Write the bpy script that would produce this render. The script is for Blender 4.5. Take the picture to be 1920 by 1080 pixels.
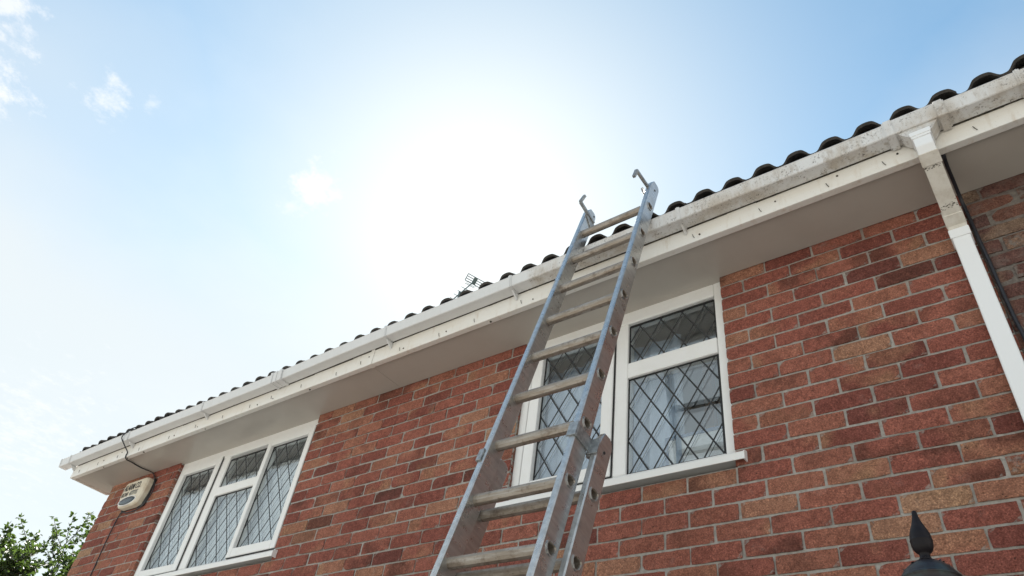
import bpy, bmesh, math, random
from mathutils import Vector, Matrix, noise

for o in list(bpy.data.objects):
    bpy.data.objects.remove(o)
S = bpy.context.scene
COL = S.collection
R = math.radians

# ------------------------------------------------------------------ camera
YAW, PITCH, ROLL, FPX = 0.7426, 0.7141, 0.1621, 1362.8
CAM = Vector((1.0095, -2.5969, -2.5472))
fw = Vector((-math.sin(YAW)*math.cos(PITCH), math.cos(YAW)*math.cos(PITCH), math.sin(PITCH)))
rt0 = Vector((math.cos(YAW), math.sin(YAW), 0)); up0 = rt0.cross(fw)
cr, sr = math.cos(ROLL), math.sin(ROLL)
rt = rt0*cr + up0*sr; up = up0*cr - rt0*sr
cam = bpy.data.objects.new('camera', bpy.data.cameras.new('camera'))
COL.objects.link(cam)
cam.matrix_world = Matrix(((rt.x, up.x, -fw.x, CAM.x), (rt.y, up.y, -fw.y, CAM.y), (rt.z, up.z, -fw.z, CAM.z), (0, 0, 0, 1)))
cam.data.sensor_width = 36.0
cam.data.lens = FPX/1920*36.0
cam.data.clip_start = 0.05
cam.data.clip_end = 5000
S.camera = cam

# ------------------------------------------------------------------ sky, sun, exposure
SUN = Vector((-0.5198, 0.4770, 0.7088)).normalized()
SUN_EL = math.asin(SUN.z); SUN_AZ = math.atan2(SUN.x, SUN.y)
EXPOSURE = 1.87
SKY_STRENGTH = 0.064
SUN_STRENGTH = 5.0

W = bpy.data.worlds.new('World'); S.world = W; W.use_nodes = True
nt = W.node_tree; nt.nodes.clear()
def N(tree, t, **kw):
    n = tree.nodes.new(t)
    for k, v in kw.items():
        setattr(n, k, v)
    return n
def L(tree, a, b): tree.links.new(a, b)
sky = N(nt, 'ShaderNodeTexSky', sky_type='NISHITA', sun_disc=False, sun_elevation=SUN_EL, sun_rotation=SUN_AZ,
        altitude=60, air_density=1.0, dust_density=0.22, ozone_density=0.6)
bg = N(nt, 'ShaderNodeBackground'); wo = N(nt, 'ShaderNodeOutputWorld')
bg.inputs['Strength'].default_value = SKY_STRENGTH
# thin broken cloud over the whole sky
tc = N(nt, 'ShaderNodeTexCoord'); sep = N(nt, 'ShaderNodeSeparateXYZ'); L(nt, tc.outputs['Generated'], sep.inputs[0])
zc = N(nt, 'ShaderNodeMath', operation='MAXIMUM'); zc.inputs[1].default_value = 0.08; L(nt, sep.outputs[2], zc.inputs[0])
dx = N(nt, 'ShaderNodeMath', operation='DIVIDE'); dy = N(nt, 'ShaderNodeMath', operation='DIVIDE')
L(nt, sep.outputs[0], dx.inputs[0]); L(nt, zc.outputs[0], dx.inputs[1]); L(nt, sep.outputs[1], dy.inputs[0]); L(nt, zc.outputs[0], dy.inputs[1])
cv = N(nt, 'ShaderNodeCombineXYZ'); L(nt, dx.outputs[0], cv.inputs[0]); L(nt, dy.outputs[0], cv.inputs[1])
def wnoise(scale, detail, rough, w):
    n = N(nt, 'ShaderNodeTexNoise', noise_dimensions='3D'); n.inputs['Scale'].default_value = scale
    n.inputs['Detail'].default_value = detail; n.inputs['Roughness'].default_value = rough
    m = N(nt, 'ShaderNodeVectorMath', operation='ADD'); m.inputs[1].default_value = (w, w*.7, 0)
    L(nt, cv.outputs[0], m.inputs[0]); L(nt, m.outputs[0], n.inputs['Vector']); return n
def wramp(src, p0, p1):
    r = N(nt, 'ShaderNodeMapRange', interpolation_type='SMOOTHSTEP'); r.inputs['From Min'].default_value = p0; r.inputs['From Max'].default_value = p1
    L(nt, src, r.inputs['Value']); return r.outputs[0]
def wmath(op, a, b):
    m = N(nt, 'ShaderNodeMath', operation=op)
    for i, v in enumerate((a, b)):
        if isinstance(v, (int, float)): m.inputs[i].default_value = v
        else: L(nt, v, m.inputs[i])
    return m.outputs[0]
def wmix(fac, a, col):
    m = N(nt, 'ShaderNodeMix', data_type='RGBA'); L(nt, fac, m.inputs['Factor']); L(nt, a, m.inputs['A']); m.inputs['B'].default_value = col+(1,); return m.outputs['Result']
tint = N(nt, 'ShaderNodeMix', data_type='RGBA', blend_type='MULTIPLY'); tint.inputs['Factor'].default_value = 1.0; tint.inputs['B'].default_value = (.75, 1.0, .93, 1)
L(nt, sky.outputs[0], tint.inputs['A']); colr = tint.outputs['Result']
# milky haze that thickens towards the horizon all round
broad = wnoise(.9, 3, .5, 7.7)
hz = wmath('ADD', sep.outputs[2], wmath('MULTIPLY', wmath('SUBTRACT', broad.outputs[0], .5), .30))
sd = N(nt, 'ShaderNodeVectorMath', operation='DOT_PRODUCT'); sd.inputs[1].default_value = SUN; L(nt, tc.outputs['Generated'], sd.inputs[0])
# forward scatter of the same haze round the sun
cs_ = wmath('MAXIMUM', sd.outputs['Value'], 0.0)
aur = wmath('POWER', cs_, 13.0); core = wmath('POWER', cs_, 60.0)
low_ = wmath('MULTIPLY', wramp(wmath('MULTIPLY', hz, -1.0), -.87, -.50), .88)
colr = wmix(wmath('MAXIMUM', low_, wmath('MULTIPLY', aur, .92)), colr, (3.95, 4.08, 4.02))
ad = N(nt, 'ShaderNodeMix', data_type='RGBA', blend_type='ADD'); L(nt, core, ad.inputs['Factor']); L(nt, colr, ad.inputs['A']); ad.inputs['B'].default_value = (1.0, .9, .85, 1); colr = ad.outputs['Result']
# thin high cloud over the whole sky
cum = wnoise(1.15, 7, .56, 2.3)
colr = wmix(wmath('MULTIPLY', wramp(cum.outputs[0], .45, .75), .22), colr, (4.6, 4.8, 4.9))
# wisps over the gable end and left of the sun
def pixdir(px, py):
    return (rt*((px-960)/FPX) + up*(-(py-540)/FPX) + fw).normalized()
cover = None
for (px, py, rad, thr, amt, seed) in ((5, 20, .044, .48, .70, 1.3), (10, 165, .026, .43, .85, 14.6), (205, 178, .030, .48, .62, 8.2),
                                (285, 195, .014, .48, .35, 2.9), (592, 355, .030, .42, .9, 15.1), (540, 395, .018, .47, .5, 11.7), (60, 800, .10, .54, .45, 9.4)):
    d = pixdir(px, py)
    dp = N(nt, 'ShaderNodeVectorMath', operation='DISTANCE'); dp.inputs[1].default_value = d; L(nt, tc.outputs['Generated'], dp.inputs[0])
    nz = wnoise(16.0, 10, .68, seed)
    q = wmath('SUBTRACT', 1.0, wmath('MULTIPLY', dp.outputs['Value'], 1.0/rad))
    q = wmath('ADD', q, wmath('MULTIPLY', wmath('SUBTRACT', nz.outputs[0], thr), 5.0))
    w_ = wmath('MULTIPLY', wramp(q, .1, 1.4), amt)
    cover = w_ if cover is None else wmath('MAXIMUM', cover, w_)
colr = wmix(cover, colr, (4.7, 4.72, 4.75))
L(nt, colr, bg.inputs['Color']); L(nt, bg.outputs[0], wo.inputs[0])

sun = bpy.data.objects.new('sun', bpy.data.lights.new('sun', 'SUN')); COL.objects.link(sun)
sun.data.energy = SUN_STRENGTH; sun.data.angle = R(0.53); sun.data.color = (1.0, .95, .87)
sun.rotation_euler = SUN.to_track_quat('Z', 'Y').to_euler()
sun.location = (-20, 20, 30)
S.view_settings.view_transform = 'Standard'; S.view_settings.look = 'None'
S.view_settings.exposure = EXPOSURE; S.view_settings.gamma = 1.0; S.view_settings.use_curve_mapping = False
S.render.resolution_x = 1024; S.render.resolution_y = 576
S.render.engine = 'CYCLES'
S.cycles.max_bounces = 10; S.cycles.transparent_max_bounces = 16

# ------------------------------------------------------------------ materials
MATS = {}
class MatB:
    def __init__(self, name):
        self.m = bpy.data.materials.new(name); self.m.use_nodes = True
        self.t = self.m.node_tree; self.t.nodes.clear()
        self.out = N(self.t, 'ShaderNodeOutputMaterial')
        self.b = N(self.t, 'ShaderNodeBsdfPrincipled'); L(self.t, self.b.outputs[0], self.out.inputs[0])
        self.geo = N(self.t, 'ShaderNodeNewGeometry'); self.pos = self.geo.outputs['Position']
        MATS[name] = self.m
    def tex(self): 
        n = N(self.t, 'ShaderNodeTexCoord'); return n.outputs['Object']
    def noise(self, scale, detail=4, rough=.55, vec=None, stretch=None):
        n = N(self.t, 'ShaderNodeTexNoise'); n.inputs['Scale'].default_value = scale; n.inputs['Detail'].default_value = detail; n.inputs['Roughness'].default_value = rough
        v = vec or self.pos
        if stretch:
            m = N(self.t, 'ShaderNodeVectorMath', operation='MULTIPLY'); m.inputs[1].default_value = stretch; L(self.t, v, m.inputs[0]); v = m.outputs[0]
        L(self.t, v, n.inputs['Vector']); return n.outputs[0]
    def rng(self, src, a, b, c=0., d=1., smooth=True):
        r = N(self.t, 'ShaderNodeMapRange'); r.interpolation_type = 'SMOOTHSTEP' if smooth else 'LINEAR'
        for k, v in (('From Min', a), ('From Max', b), ('To Min', c), ('To Max', d)): r.inputs[k].default_value = v
        L(self.t, src, r.inputs['Value']); return r.outputs[0]
    def math(self, op, a, b=0.):
        m = N(self.t, 'ShaderNodeMath', operation=op)
        for i, v in enumerate((a, b)):
            if isinstance(v, (int, float)): m.inputs[i].default_value = v
            else: L(self.t, v, m.inputs[i])
        return m.outputs[0]
    def mix(self, f, a, b, mode='MIX'):
        m = N(self.t, 'ShaderNodeMix', data_type='RGBA', blend_type=mode)
        for k, v in (('Factor', f), ('A', a), ('B', b)):
            s = m.inputs[k] if k == 'Factor' else m.inputs[6 if k == 'A' else 7]
            if isinstance(v, (int, float)): s.default_value = v
            elif isinstance(v, tuple): s.default_value = (v+(1,))[:4]
            else: L(self.t, v, s)
        return m.outputs[2]
    def ramp(self, src, stops):
        r = N(self.t, 'ShaderNodeValToRGB'); e = r.color_ramp.elements
        while len(e) < len(stops): e.new(.5)
        for i, (p, c) in enumerate(stops): e[i].position = p; e[i].color = c+(1,)
        L(self.t, src, r.inputs[0]); return r.outputs[0]
    def attr(self, name):
        n = N(self.t, 'ShaderNodeAttribute', attribute_name=name); s = N(self.t, 'ShaderNodeSeparateColor'); L(self.t, n.outputs['Color'], s.inputs[0]); return s.outputs
    def color(self, v):
        if isinstance(v, tuple): self.b.inputs['Base Color'].default_value = (v+(1,))[:4]
        else: L(self.t, v, self.b.inputs['Base Color'])
        return self
    def set(self, **kw):
        for k, v in kw.items():
            s = self.b.inputs[k.replace('_', ' ')]
            if isinstance(v, (int, float, tuple)): s.default_value = v
            else: L(self.t, v, s)
        return self
    def bump(self, h, dist=.002, strength=.6):
        n = N(self.t, 'ShaderNodeBump'); n.inputs['Strength'].default_value = strength; n.inputs['Distance'].default_value = dist
        L(self.t, h, n.inputs['Height']); L(self.t, n.outputs[0], self.b.inputs['Normal']); return self

def brick_mat(name, stops, dark, buff, grey):
    m = MatB(name)
    r, g, b = m.attr('bc')[:3]
    off = N(m.t, 'ShaderNodeVectorMath', operation='ADD'); cx = N(m.t, 'ShaderNodeCombineXYZ')
    for i, s in enumerate((r, g, b)): L(m.t, m.math('MULTIPLY', s, 37.0), cx.inputs[i])
    L(m.t, m.pos, off.inputs[0]); L(m.t, cx.outputs[0], off.inputs[1]); v = off.outputs[0]
    base = m.ramp(r, stops)
    big = m.noise(6.0, 2, .5, v)
    # kiln-scorched and buff patches, on some bricks only
    pd = m.math('MULTIPLY', m.rng(big, .44, .66), m.rng(g, .50, .98))
    base = m.mix(m.math('MULTIPLY', pd, .74), base, dark)
    pb = m.math('MULTIPLY', m.rng(big, .56, .34), m.rng(b, .55, .98))
    base = m.mix(m.math('MULTIPLY', pb, .58), base, buff)
    med = m.noise(45, 4, .6, v)
    base = m.mix(m.rng(med, .34, .66, .0, .7), base, m.mix(1., base, (.62, .58, .58), 'MULTIPLY'))
    fine = m.noise(170, 4, .8, v)
    base = m.mix(m.rng(fine, .50, .66, 0, .9), base, m.mix(1., base, (2.0, 2.0, 1.9), 'MULTIPLY'))
    base = m.mix(m.rng(fine, .47, .35, 0, .8), base, m.mix(1., base, (.36, .32, .32), 'MULTIPLY'))
    # mortar dragged over the arrises
    ea = N(m.t, 'ShaderNodeAttribute', attribute_name='edge'); es = m.math('MULTIPLY', m.math('POWER', ea.outputs['Fac'], 3.0), m.noise(38, 5, .7))
    base = m.mix(m.rng(es, .47, .62, 0, .7 if grey < .5 else .9), base, (.33, .305, .275) if grey < .5 else (.19, .165, .145))
    base = m.mix(m.rng(m.math('MULTIPLY', ea.outputs['Fac'], m.noise(24, 4, .7, v)), .50, .62, 0, .6), base, m.mix(1., base, (.45, .42, .42), 'MULTIPLY'))
    # cement smears and lime bloom
    sm = m.noise(11, 5, .65)
    base = m.mix(m.rng(sm, .58 if grey < .5 else .46, .82, 0, grey), base, (.36, .33, .30) if grey < .5 else (.21, .18, .16))
    st = m.noise(1.3, 4, .6, stretch=(1.6, 1, .5)); base = m.mix(m.rng(st, .42, .72, 0, .5), base, m.mix(1., base, (.66, .62, .60), 'MULTIPLY'))
    pit = m.noise(75, 2, .5, v); base = m.mix(m.rng(pit, .70, .78, 0, .85), base, (.035, .022, .018))
    m.color(base).set(Roughness=.92)
    m.b.inputs['Specular IOR Level'].default_value = .2
    h = m.math('ADD', m.math('MULTIPLY', fine, .6), m.math('MULTIPLY', med, 1.2))
    m.bump(h, .006, .9)
brick_mat('brick', [(0, (.13, .051, .043)), (.14, (.22, .074, .058)), (.38, (.295, .102, .076)), (.60, (.325, .124, .089)), (.80, (.345, .150, .101)), (.93, (.365, .195, .126)), (1, (.39, .25, .16))],
          (.10, .043, .032), (.36, .215, .125), .30)
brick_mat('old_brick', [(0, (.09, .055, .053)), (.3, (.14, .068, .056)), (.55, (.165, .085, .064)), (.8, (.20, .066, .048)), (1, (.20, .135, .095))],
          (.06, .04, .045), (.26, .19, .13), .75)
m = MatB('mortar'); n1 = m.noise(60, 5, .6); n2 = m.noise(260, 2, .6); n3 = m.noise(2.2, 3, .5)
c = m.mix(m.rng(n1, .3, .7), (.32, .30, .27), (.46, .43, .395)); c = m.mix(m.rng(n3, .42, .70, 0, .6), c, (.22, .18, .15)); n4 = m.noise(14, 4, .7); c = m.mix(m.rng(n4, .5, .75, 0, .5), c, (.50, .47, .43))
m.color(c).set(Roughness=.95).bump(m.math('ADD', n1, m.math('MULTIPLY', n2, .7)), .008, .9)
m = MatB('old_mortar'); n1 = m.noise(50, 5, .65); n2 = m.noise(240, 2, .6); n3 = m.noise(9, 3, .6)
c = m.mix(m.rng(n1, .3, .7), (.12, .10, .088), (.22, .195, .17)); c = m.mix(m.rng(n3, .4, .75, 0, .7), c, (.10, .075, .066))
m.color(c).set(Roughness=.95).bump(m.math('ADD', n1, m.math('MULTIPLY', n2, .7)), .006, .9)

m = MatB('frame_upvc'); n1 = m.noise(9, 4, .6); n2 = m.noise(70, 3, .6)
c = m.mix(m.rng(n1, .45, .8, 0, .35), (.83, .83, .82), (.72, .70, .65)); c = m.mix(m.rng(n2, .6, .8, 0, .25), c, (.45, .42, .36))
m.color(c).set(Roughness=.33)
m = MatB('fascia_upvc'); n1 = m.noise(5, 4, .6, stretch=(.5, 1, 2.2)); n2 = m.noise(26, 5, .65, stretch=(1, 1, .25)); n3 = m.noise(150, 2, .6)
c = m.mix(m.rng(n1, .35, .75, 0, .6), (.78, .765, .73), (.72, .66, .57)); c = m.mix(m.rng(n2, .52, .8, 0, .6), c, (.54, .44, .33)); c = m.mix(m.rng(n3, .66, .8, 0, .4), c, (.2, .17, .13))
m.color(c).set(Roughness=.38)
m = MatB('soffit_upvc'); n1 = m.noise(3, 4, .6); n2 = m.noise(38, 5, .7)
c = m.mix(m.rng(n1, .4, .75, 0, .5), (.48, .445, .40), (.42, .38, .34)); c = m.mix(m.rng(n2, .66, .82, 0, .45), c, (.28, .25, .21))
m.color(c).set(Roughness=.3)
# gutter: clean to the left of the ladder, mould-speckled to the right where it has not been washed
m = MatB('gutter_upvc'); sp = N(m.t, 'ShaderNodeSeparateXYZ'); L(m.t, m.pos, sp.inputs[0])
n1 = m.noise(14, 6, .7); n2 = m.noise(95, 4, .75); n3 = m.noise(30, 4, .7, stretch=(1, 1, .35))
edge = m.math('ADD', sp.outputs[0], m.math('MULTIPLY', m.math('SUBTRACT', n1, .5), .35))
dirty = m.rng(edge, -.98, -.86); dirty = m.math('MAXIMUM', dirty, .10)
low = m.rng(sp.outputs[2], .15, .085, .35, 1.0)
n4 = m.noise(7, 5, .65, stretch=(1, 1, .3)); n5 = m.noise(210, 3, .7)
c = m.mix(m.math('MULTIPLY', m.rng(n4, .38, .68, .05, .85), m.math('MULTIPLY', dirty, low)), (.69, .695, .70), (.47, .41, .34))
c = m.mix(m.math('MULTIPLY', m.rng(n3, .52, .68, 0, .6), m.math('MULTIPLY', dirty, low)), c, (.34, .28, .22))
c = m.mix(m.math('MULTIPLY', m.rng(n2, .54, .64, 0, .9), m.math('MULTIPLY', dirty, m.rng(n1, .44, .60))), c, (.075, .062, .048))
c = m.mix(m.math('MULTIPLY', m.rng(n5, .60, .68, 0, .8), m.math('MULTIPLY', dirty, m.rng(n4, .40, .60))), c, (.10, .085, .06))
m.color(c).set(Roughness=.4)
m = MatB('pipe_upvc'); n1 = m.noise(6, 4, .6); n2 = m.noise(80, 3, .6)
c = m.mix(m.rng(n1, .5, .85, 0, .25), (.83, .84, .85), (.70, .69, .67)); m.color(c).set(Roughness=.3)
m = MatB('grimy_pipe'); n1 = m.noise(17, 5, .7); n2 = m.noise(60, 5, .75); sp = N(m.t, 'ShaderNodeSeparateXYZ'); L(m.t, m.pos, sp.inputs[0])
c = m.mix(m.rng(n1, .35, .75), (.74, .71, .65), (.58, .53, .46)); c = m.mix(m.rng(n2, .66, .78, 0, .6), c, (.16, .135, .10))
m.color(c).set(Roughness=.5)
m = MatB('black_mould'); n2 = m.noise(90, 5, .75); m.color(m.mix(m.rng(n2, .4, .6), (.03, .028, .022), (.12, .10, .075))).set(Roughness=.9)  # for mould and nails, and for shade painted at the gutter gap

m = MatB('aluminium'); n1 = m.noise(16, 5, .65, m.tex()); n2 = m.noise(9, 6, .7, m.tex(), stretch=(6, .5, 6)); n3 = m.noise(120, 3, .7, m.tex())
c = m.mix(m.rng(n2, .35, .7), (.60, .60, .59), (.45, .45, .445)); c = m.mix(m.rng(n1, .5, .8, 0, .5), c, (.28, .28, .275)); c = m.mix(m.rng(n3, .66, .78, 0, .5), c, (.13, .125, .12))
m.color(c).set(Metallic=.85, Roughness=m.rng(n1, .3, .7, .24, .42)).bump(n3, .0006, .5)
m = MatB('rung_aluminium'); n1 = m.noise(30, 5, .7, m.tex()); n2 = m.noise(14, 5, .7, m.tex(), stretch=(.5, 4, 4)); n3 = m.noise(140, 3, .7, m.tex())
c = m.mix(m.rng(n2, .3, .65), (.40, .365, .325), (.27, .225, .18)); c = m.mix(m.rng(n1, .48, .70, 0, .8), c, (.17, .13, .10)); c = m.mix(m.rng(n3, .60, .74, 0, .6), c, (.08, .065, .05))
m.color(c).set(Metallic=.45, Roughness=.45).bump(n1, .001, .5)
m = MatB('zinc'); n1 = m.noise(60, 4, .6, m.tex()); m.color(m.mix(m.rng(n1, .3, .7), (.42, .44, .45), (.25, .26, .265))).set(Metallic=.7, Roughness=.5)
m = MatB('rubber'); m.color((.03, .03, .032)).set(Roughness=.8)
m = MatB('lead'); n1 = m.noise(40, 3, .6); m.color(m.mix(n1, (.018, .020, .023), (.045, .048, .052))).set(Roughness=.75)
m = MatB('gasket'); m.color((.012, .012, .013)).set(Roughness=.6)
# window glass: clear sheet with its own Fresnel reflection
m = MatB('glass'); t = m.t; m.t.nodes.remove(m.b)
gl = N(t, 'ShaderNodeBsdfGlossy'); gl.inputs['Roughness'].default_value = .0; gl.inputs['Color'].default_value = (.88, .95, 1, 1)
tr = N(t, 'ShaderNodeBsdfTransparent'); tr.inputs['Color'].default_value = (.965, .975, .975, 1)
fr = N(t, 'ShaderNodeFresnel'); fr.inputs['IOR'].default_value = 2.3
wv = N(t, 'ShaderNodeTexNoise'); wv.inputs['Scale'].default_value = 2.2; wv.inputs['Detail'].default_value = 1; L(t, m.pos, wv.inputs['Vector'])
bp = N(t, 'ShaderNodeBump'); bp.inputs['Strength'].default_value = .12; bp.inputs['Distance'].default_value = .004; L(t, wv.outputs[0], bp.inputs['Height']); L(t, bp.outputs[0], gl.inputs['Normal'])
bf = m.math('MULTIPLY', fr.outputs[0], m.math('SUBTRACT', 1.0, m.geo.outputs['Backfacing']))   # the far face of the sheet adds no second mirror
ms = N(t, 'ShaderNodeMixShader'); L(t, bf, ms.inputs[0]); L(t, tr.outputs[0], ms.inputs[1]); L(t, gl.outputs[0], ms.inputs[2]); L(t, ms.outputs[0], m.out.inputs[0])

m = MatB('roof_tile'); n1 = m.noise(35, 5, .7); n2 = m.noise(160, 3, .7); n3 = m.noise(12, 4, .6)
c = m.mix(m.rng(n1, .3, .7), (.030, .027, .025), (.062, .054, .048)); c = m.mix(m.rng(n3, .6, .8, 0, .6), c, (.06, .07, .03)); c = m.mix(m.rng(n2, .64, .78, 0, .5), c, (.16, .145, .125))
m.color(c).set(Roughness=.95).bump(m.math('ADD', n1, n2), .004, .8)
m = MatB('dark_timber'); m.color((.05, .04, .033)).set(Roughness=.9)
m = MatB('plaster'); m.color((.58, .60, .63)).set(Roughness=.9)
m = MatB('net_curtain'); n1 = m.noise(3, 3, .5); m.color(m.mix(n1, (.74, .76, .79), (.83, .84, .85))).set(Roughness=.9)
m = MatB('blue_curtain'); n1 = m.noise(3, 3, .5); m.color(m.mix(n1, (.42, .54, .72), (.54, .64, .78))).set(Roughness=.9)
m = MatB('pine_wood'); n1 = m.noise(10, 4, .6, stretch=(4, 4, .4)); m.color(m.mix(n1, (.23, .13, .07), (.34, .21, .12))).set(Roughness=.55)
m = MatB('white_card'); m.color((.78, .79, .80)).set(Roughness=.6)
m = MatB('blue_trim'); m.color((.10, .17, .30)).set(Roughness=.5)
m = MatB('alarm_cream'); n1 = m.noise(14, 4, .6); m.color(m.mix(m.rng(n1, .4, .8), (.74, .68, .56), (.58, .49, .36))).set(Roughness=.42)
m = MatB('alarm_print'); m.color((.018, .017, .018)).set(Roughness=.5)
m = MatB('faded_print'); n1 = m.noise(120, 3, .6); m.color(m.mix(n1, (.03, .035, .04), (.16, .19, .20))).set(Roughness=.5)
m = MatB('alarm_lens'); m.color((.035, .055, .075)).set(Roughness=.22)
m = MatB('cable_black'); m.color((.016, .017, .024)).set(Roughness=.45)
m = MatB('bronze'); n1 = m.noise(35, 5, .7); n2 = m.noise(130, 3, .7)
c = m.mix(m.rng(n1, .42, .7, 0, .8), (.026, .020, .022), (.045, .075, .078)); c = m.mix(m.rng(n2, .66, .8, 0, .6), c, (.13, .10, .08)); m.color(c).set(Metallic=.35, Roughness=.42).bump(n1, .0012, .5)
m = MatB('dark_bronze'); n1 = m.noise(40, 5, .7); n2 = m.noise(150, 3, .7)
c = m.mix(m.rng(n1, .45, .75, 0, .7), (.009, .007, .009), (.022, .015, .015)); c = m.mix(m.rng(n2, .70, .82, 0, .5), c, (.06, .05, .045)); m.color(c).set(Roughness=.5).bump(n1, .001, .4); m.b.inputs['Specular IOR Level'].default_value = .22
m = MatB('lamp_glass'); m.color((.75, .76, .74)).set(Roughness=.25)
m = MatB('aerial_metal'); m.color((.11, .15, .155)).set(Metallic=.3, Roughness=.5)
m = MatB('bark'); n1 = m.noise(30, 5, .7, stretch=(1, 1, .25)); m.color(m.mix(n1, (.035, .028, .022), (.10, .085, .07))).set(Roughness=.95)
def leaf_mat(name, a, b, tr):
    m = MatB(name); at = m.attr('bc'); c = m.mix(at[0], a, b); m.color(c).set(Roughness=.5)
    t = m.t; tl = N(t, 'ShaderNodeBsdfTranslucent'); L(t, m.mix(at[0], tr, tuple(x*1.25 for x in tr)), tl.inputs['Color'])
    ms = N(t, 'ShaderNodeMixShader'); ms.inputs[0].default_value = .42
    L(t, m.b.outputs[0], ms.inputs[1]); L(t, tl.outputs[0], ms.inputs[2]); L(t, ms.outputs[0], m.out.inputs[0])
leaf_mat('leaf', (.014, .030, .010), (.040, .068, .017), (.055, .092, .016))
m = MatB('ground_paving'); n1 = m.noise(1.5, 5, .6); n2 = m.noise(18, 4, .6); c = m.mix(m.rng(n1, .3, .7), (.20, .195, .18), (.27, .26, .24)); c = m.mix(m.rng(n2, .5, .8, 0, .4), c, (.16, .155, .14)); m.color(c).set(Roughness=.9)

# ------------------------------------------------------------------ mesh helpers
class MB:
    def __init__(s): s.v = []; s.f = []; s.c = []; s.smooth = []; s.e = []
    def add(s, verts, faces, col=None, smooth=False, edge=None):
        b = len(s.v); s.v += [tuple(v) for v in verts]; s.f += [tuple(i+b for i in f) for f in faces]
        s.c += [col or (.5, .5, .5)]*len(verts); s.e += edge or [0.]*len(verts); s.smooth += [smooth]*len(faces); return s
    def box(s, x0, x1, y0, y1, z0, z1, col=None):
        return s.add([(x0, y0, z0), (x1, y0, z0), (x1, y1, z0), (x0, y1, z0), (x0, y0, z1), (x1, y0, z1), (x1, y1, z1), (x0, y1, z1)],
                     [(0, 3, 2, 1), (4, 5, 6, 7), (0, 1, 5, 4), (1, 2, 6, 5), (2, 3, 7, 6), (3, 0, 4, 7)], col)
    def prism(s, prof, a, b, fn, smooth=False, cap=True):   # profile [(p,q)] swept from a to b, fn(p,q,s) -> xyz
        n = len(prof); vs = [fn(p, q, a) for p, q in prof] + [fn(p, q, b) for p, q in prof]
        fs = [(i, (i+1) % n, n+(i+1) % n, n+i) for i in range(n)]
        s.add(vs, fs, None, smooth)
        if cap: s.add(vs[:n], [tuple(range(n))[::-1]]); s.add(vs[n:], [tuple(range(n))])
        return s
    def tube(s, pts, r, n=8, smooth=True):
        pts = [Vector(p) for p in pts]; rs = r if isinstance(r, (list, tuple)) else [r]*len(pts)
        rings = []; prev = None
        for i, p in enumerate(pts):
            d = (pts[min(i+1, len(pts)-1)]-pts[max(i-1, 0)]).normalized()
            if prev is None: prev = d.orthogonal().normalized()
            u = (prev-d*prev.dot(d)).normalized(); w = d.cross(u); prev = u
            rings.append([p+(u*math.cos(2*math.pi*k/n)+w*math.sin(2*math.pi*k/n))*rs[i] for k in range(n)])
        vs = [v for rg in rings for v in rg]; fs = []
        for i in range(len(rings)-1):
            for k in range(n): fs.append((i*n+k, i*n+(k+1) % n, (i+1)*n+(k+1) % n, (i+1)*n+k))
        s.add(vs, fs, None, smooth); s.add(rings[0], [tuple(range(n))[::-1]]); s.add(rings[-1], [tuple(range(n))]); return s
    def lathe(s, prof, c, n=24):
        vs = []; fs = []
        for r, z in prof:
            for k in range(n): vs.append((c[0]+r*math.cos(2*math.pi*k/n), c[1]+r*math.sin(2*math.pi*k/n), c[2]+z))
        for i in range(len(prof)-1):
            for k in range(n): fs.append((i*n+k, i*n+(k+1) % n, (i+1)*n+(k+1) % n, (i+1)*n+k))
        return s.add(vs, fs, None, True)
    def mesh(s, name, mat, color=False):
        me = bpy.data.meshes.new(name); me.from_pydata(s.v, [], s.f); me.materials.append(MATS[mat])
        me.polygons.foreach_set('use_smooth', s.smooth)
        if color:
            a = me.color_attributes.new('bc', 'FLOAT_COLOR', 'POINT')
            flat = [x for c in s.c for x in (c[0], c[1], c[2], 1.)]; a.data.foreach_set('color', flat)
            if any(s.e): ea = me.attributes.new('edge', 'FLOAT', 'POINT'); ea.data.foreach_set('value', s.e)
        me.update(); return me
    def build(s, name, mat, parent=None, color=False, bevel=0., seg=2):
        o = bpy.data.objects.new(name, s.mesh(name, mat, color)); COL.objects.link(o)
        if parent: o.parent = parent
        if bevel:
            md = o.modifiers.new('bevel', 'BEVEL'); md.width = bevel; md.segments = seg; md.limit_method = 'ANGLE'; md.angle_limit = R(35)
        return o
def tag(o, label=None, cat=None, group=None, kind=None):
    for k, v in (('label', label), ('category', cat), ('group', group), ('kind', kind)):
        if v: o[k] = v
    return o
def empty(name, loc=(0, 0, 0)):
    o = bpy.data.objects.new(name, None); COL.objects.link(o); o.location = loc; o.empty_display_size = .1; return o
def pix(x, y, z):
    v = Vector((x, y, z))-CAM; d = v.dot(fw)
    if d <= .05: return None
    return (960+FPX*v.dot(rt)/d, 540-FPX*v.dot(up)/d)

GZ = -4.2     # ground level; z = 0 is the top of the brickwork under the soffit
g = MB(); n = 24; rads = (0, 8, 30, 120, 500, 2500); vs = [(0, 0, GZ)]; fs = []
for r in rads[1:]:
    for k in range(n): vs.append((r*math.cos(2*math.pi*k/n), r*math.sin(2*math.pi*k/n), GZ))
for k in range(n): fs.append((0, 1+k, 1+(k+1) % n))
for i in range(len(rads)-2):
    for k in range(n): fs.append((1+i*n+k, 1+(i+1)*n+k, 1+(i+1)*n+(k+1) % n, 1+i*n+(k+1) % n))
tag(g.add(vs, fs).build('ground', 'ground_paving'), kind='structure')

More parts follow.
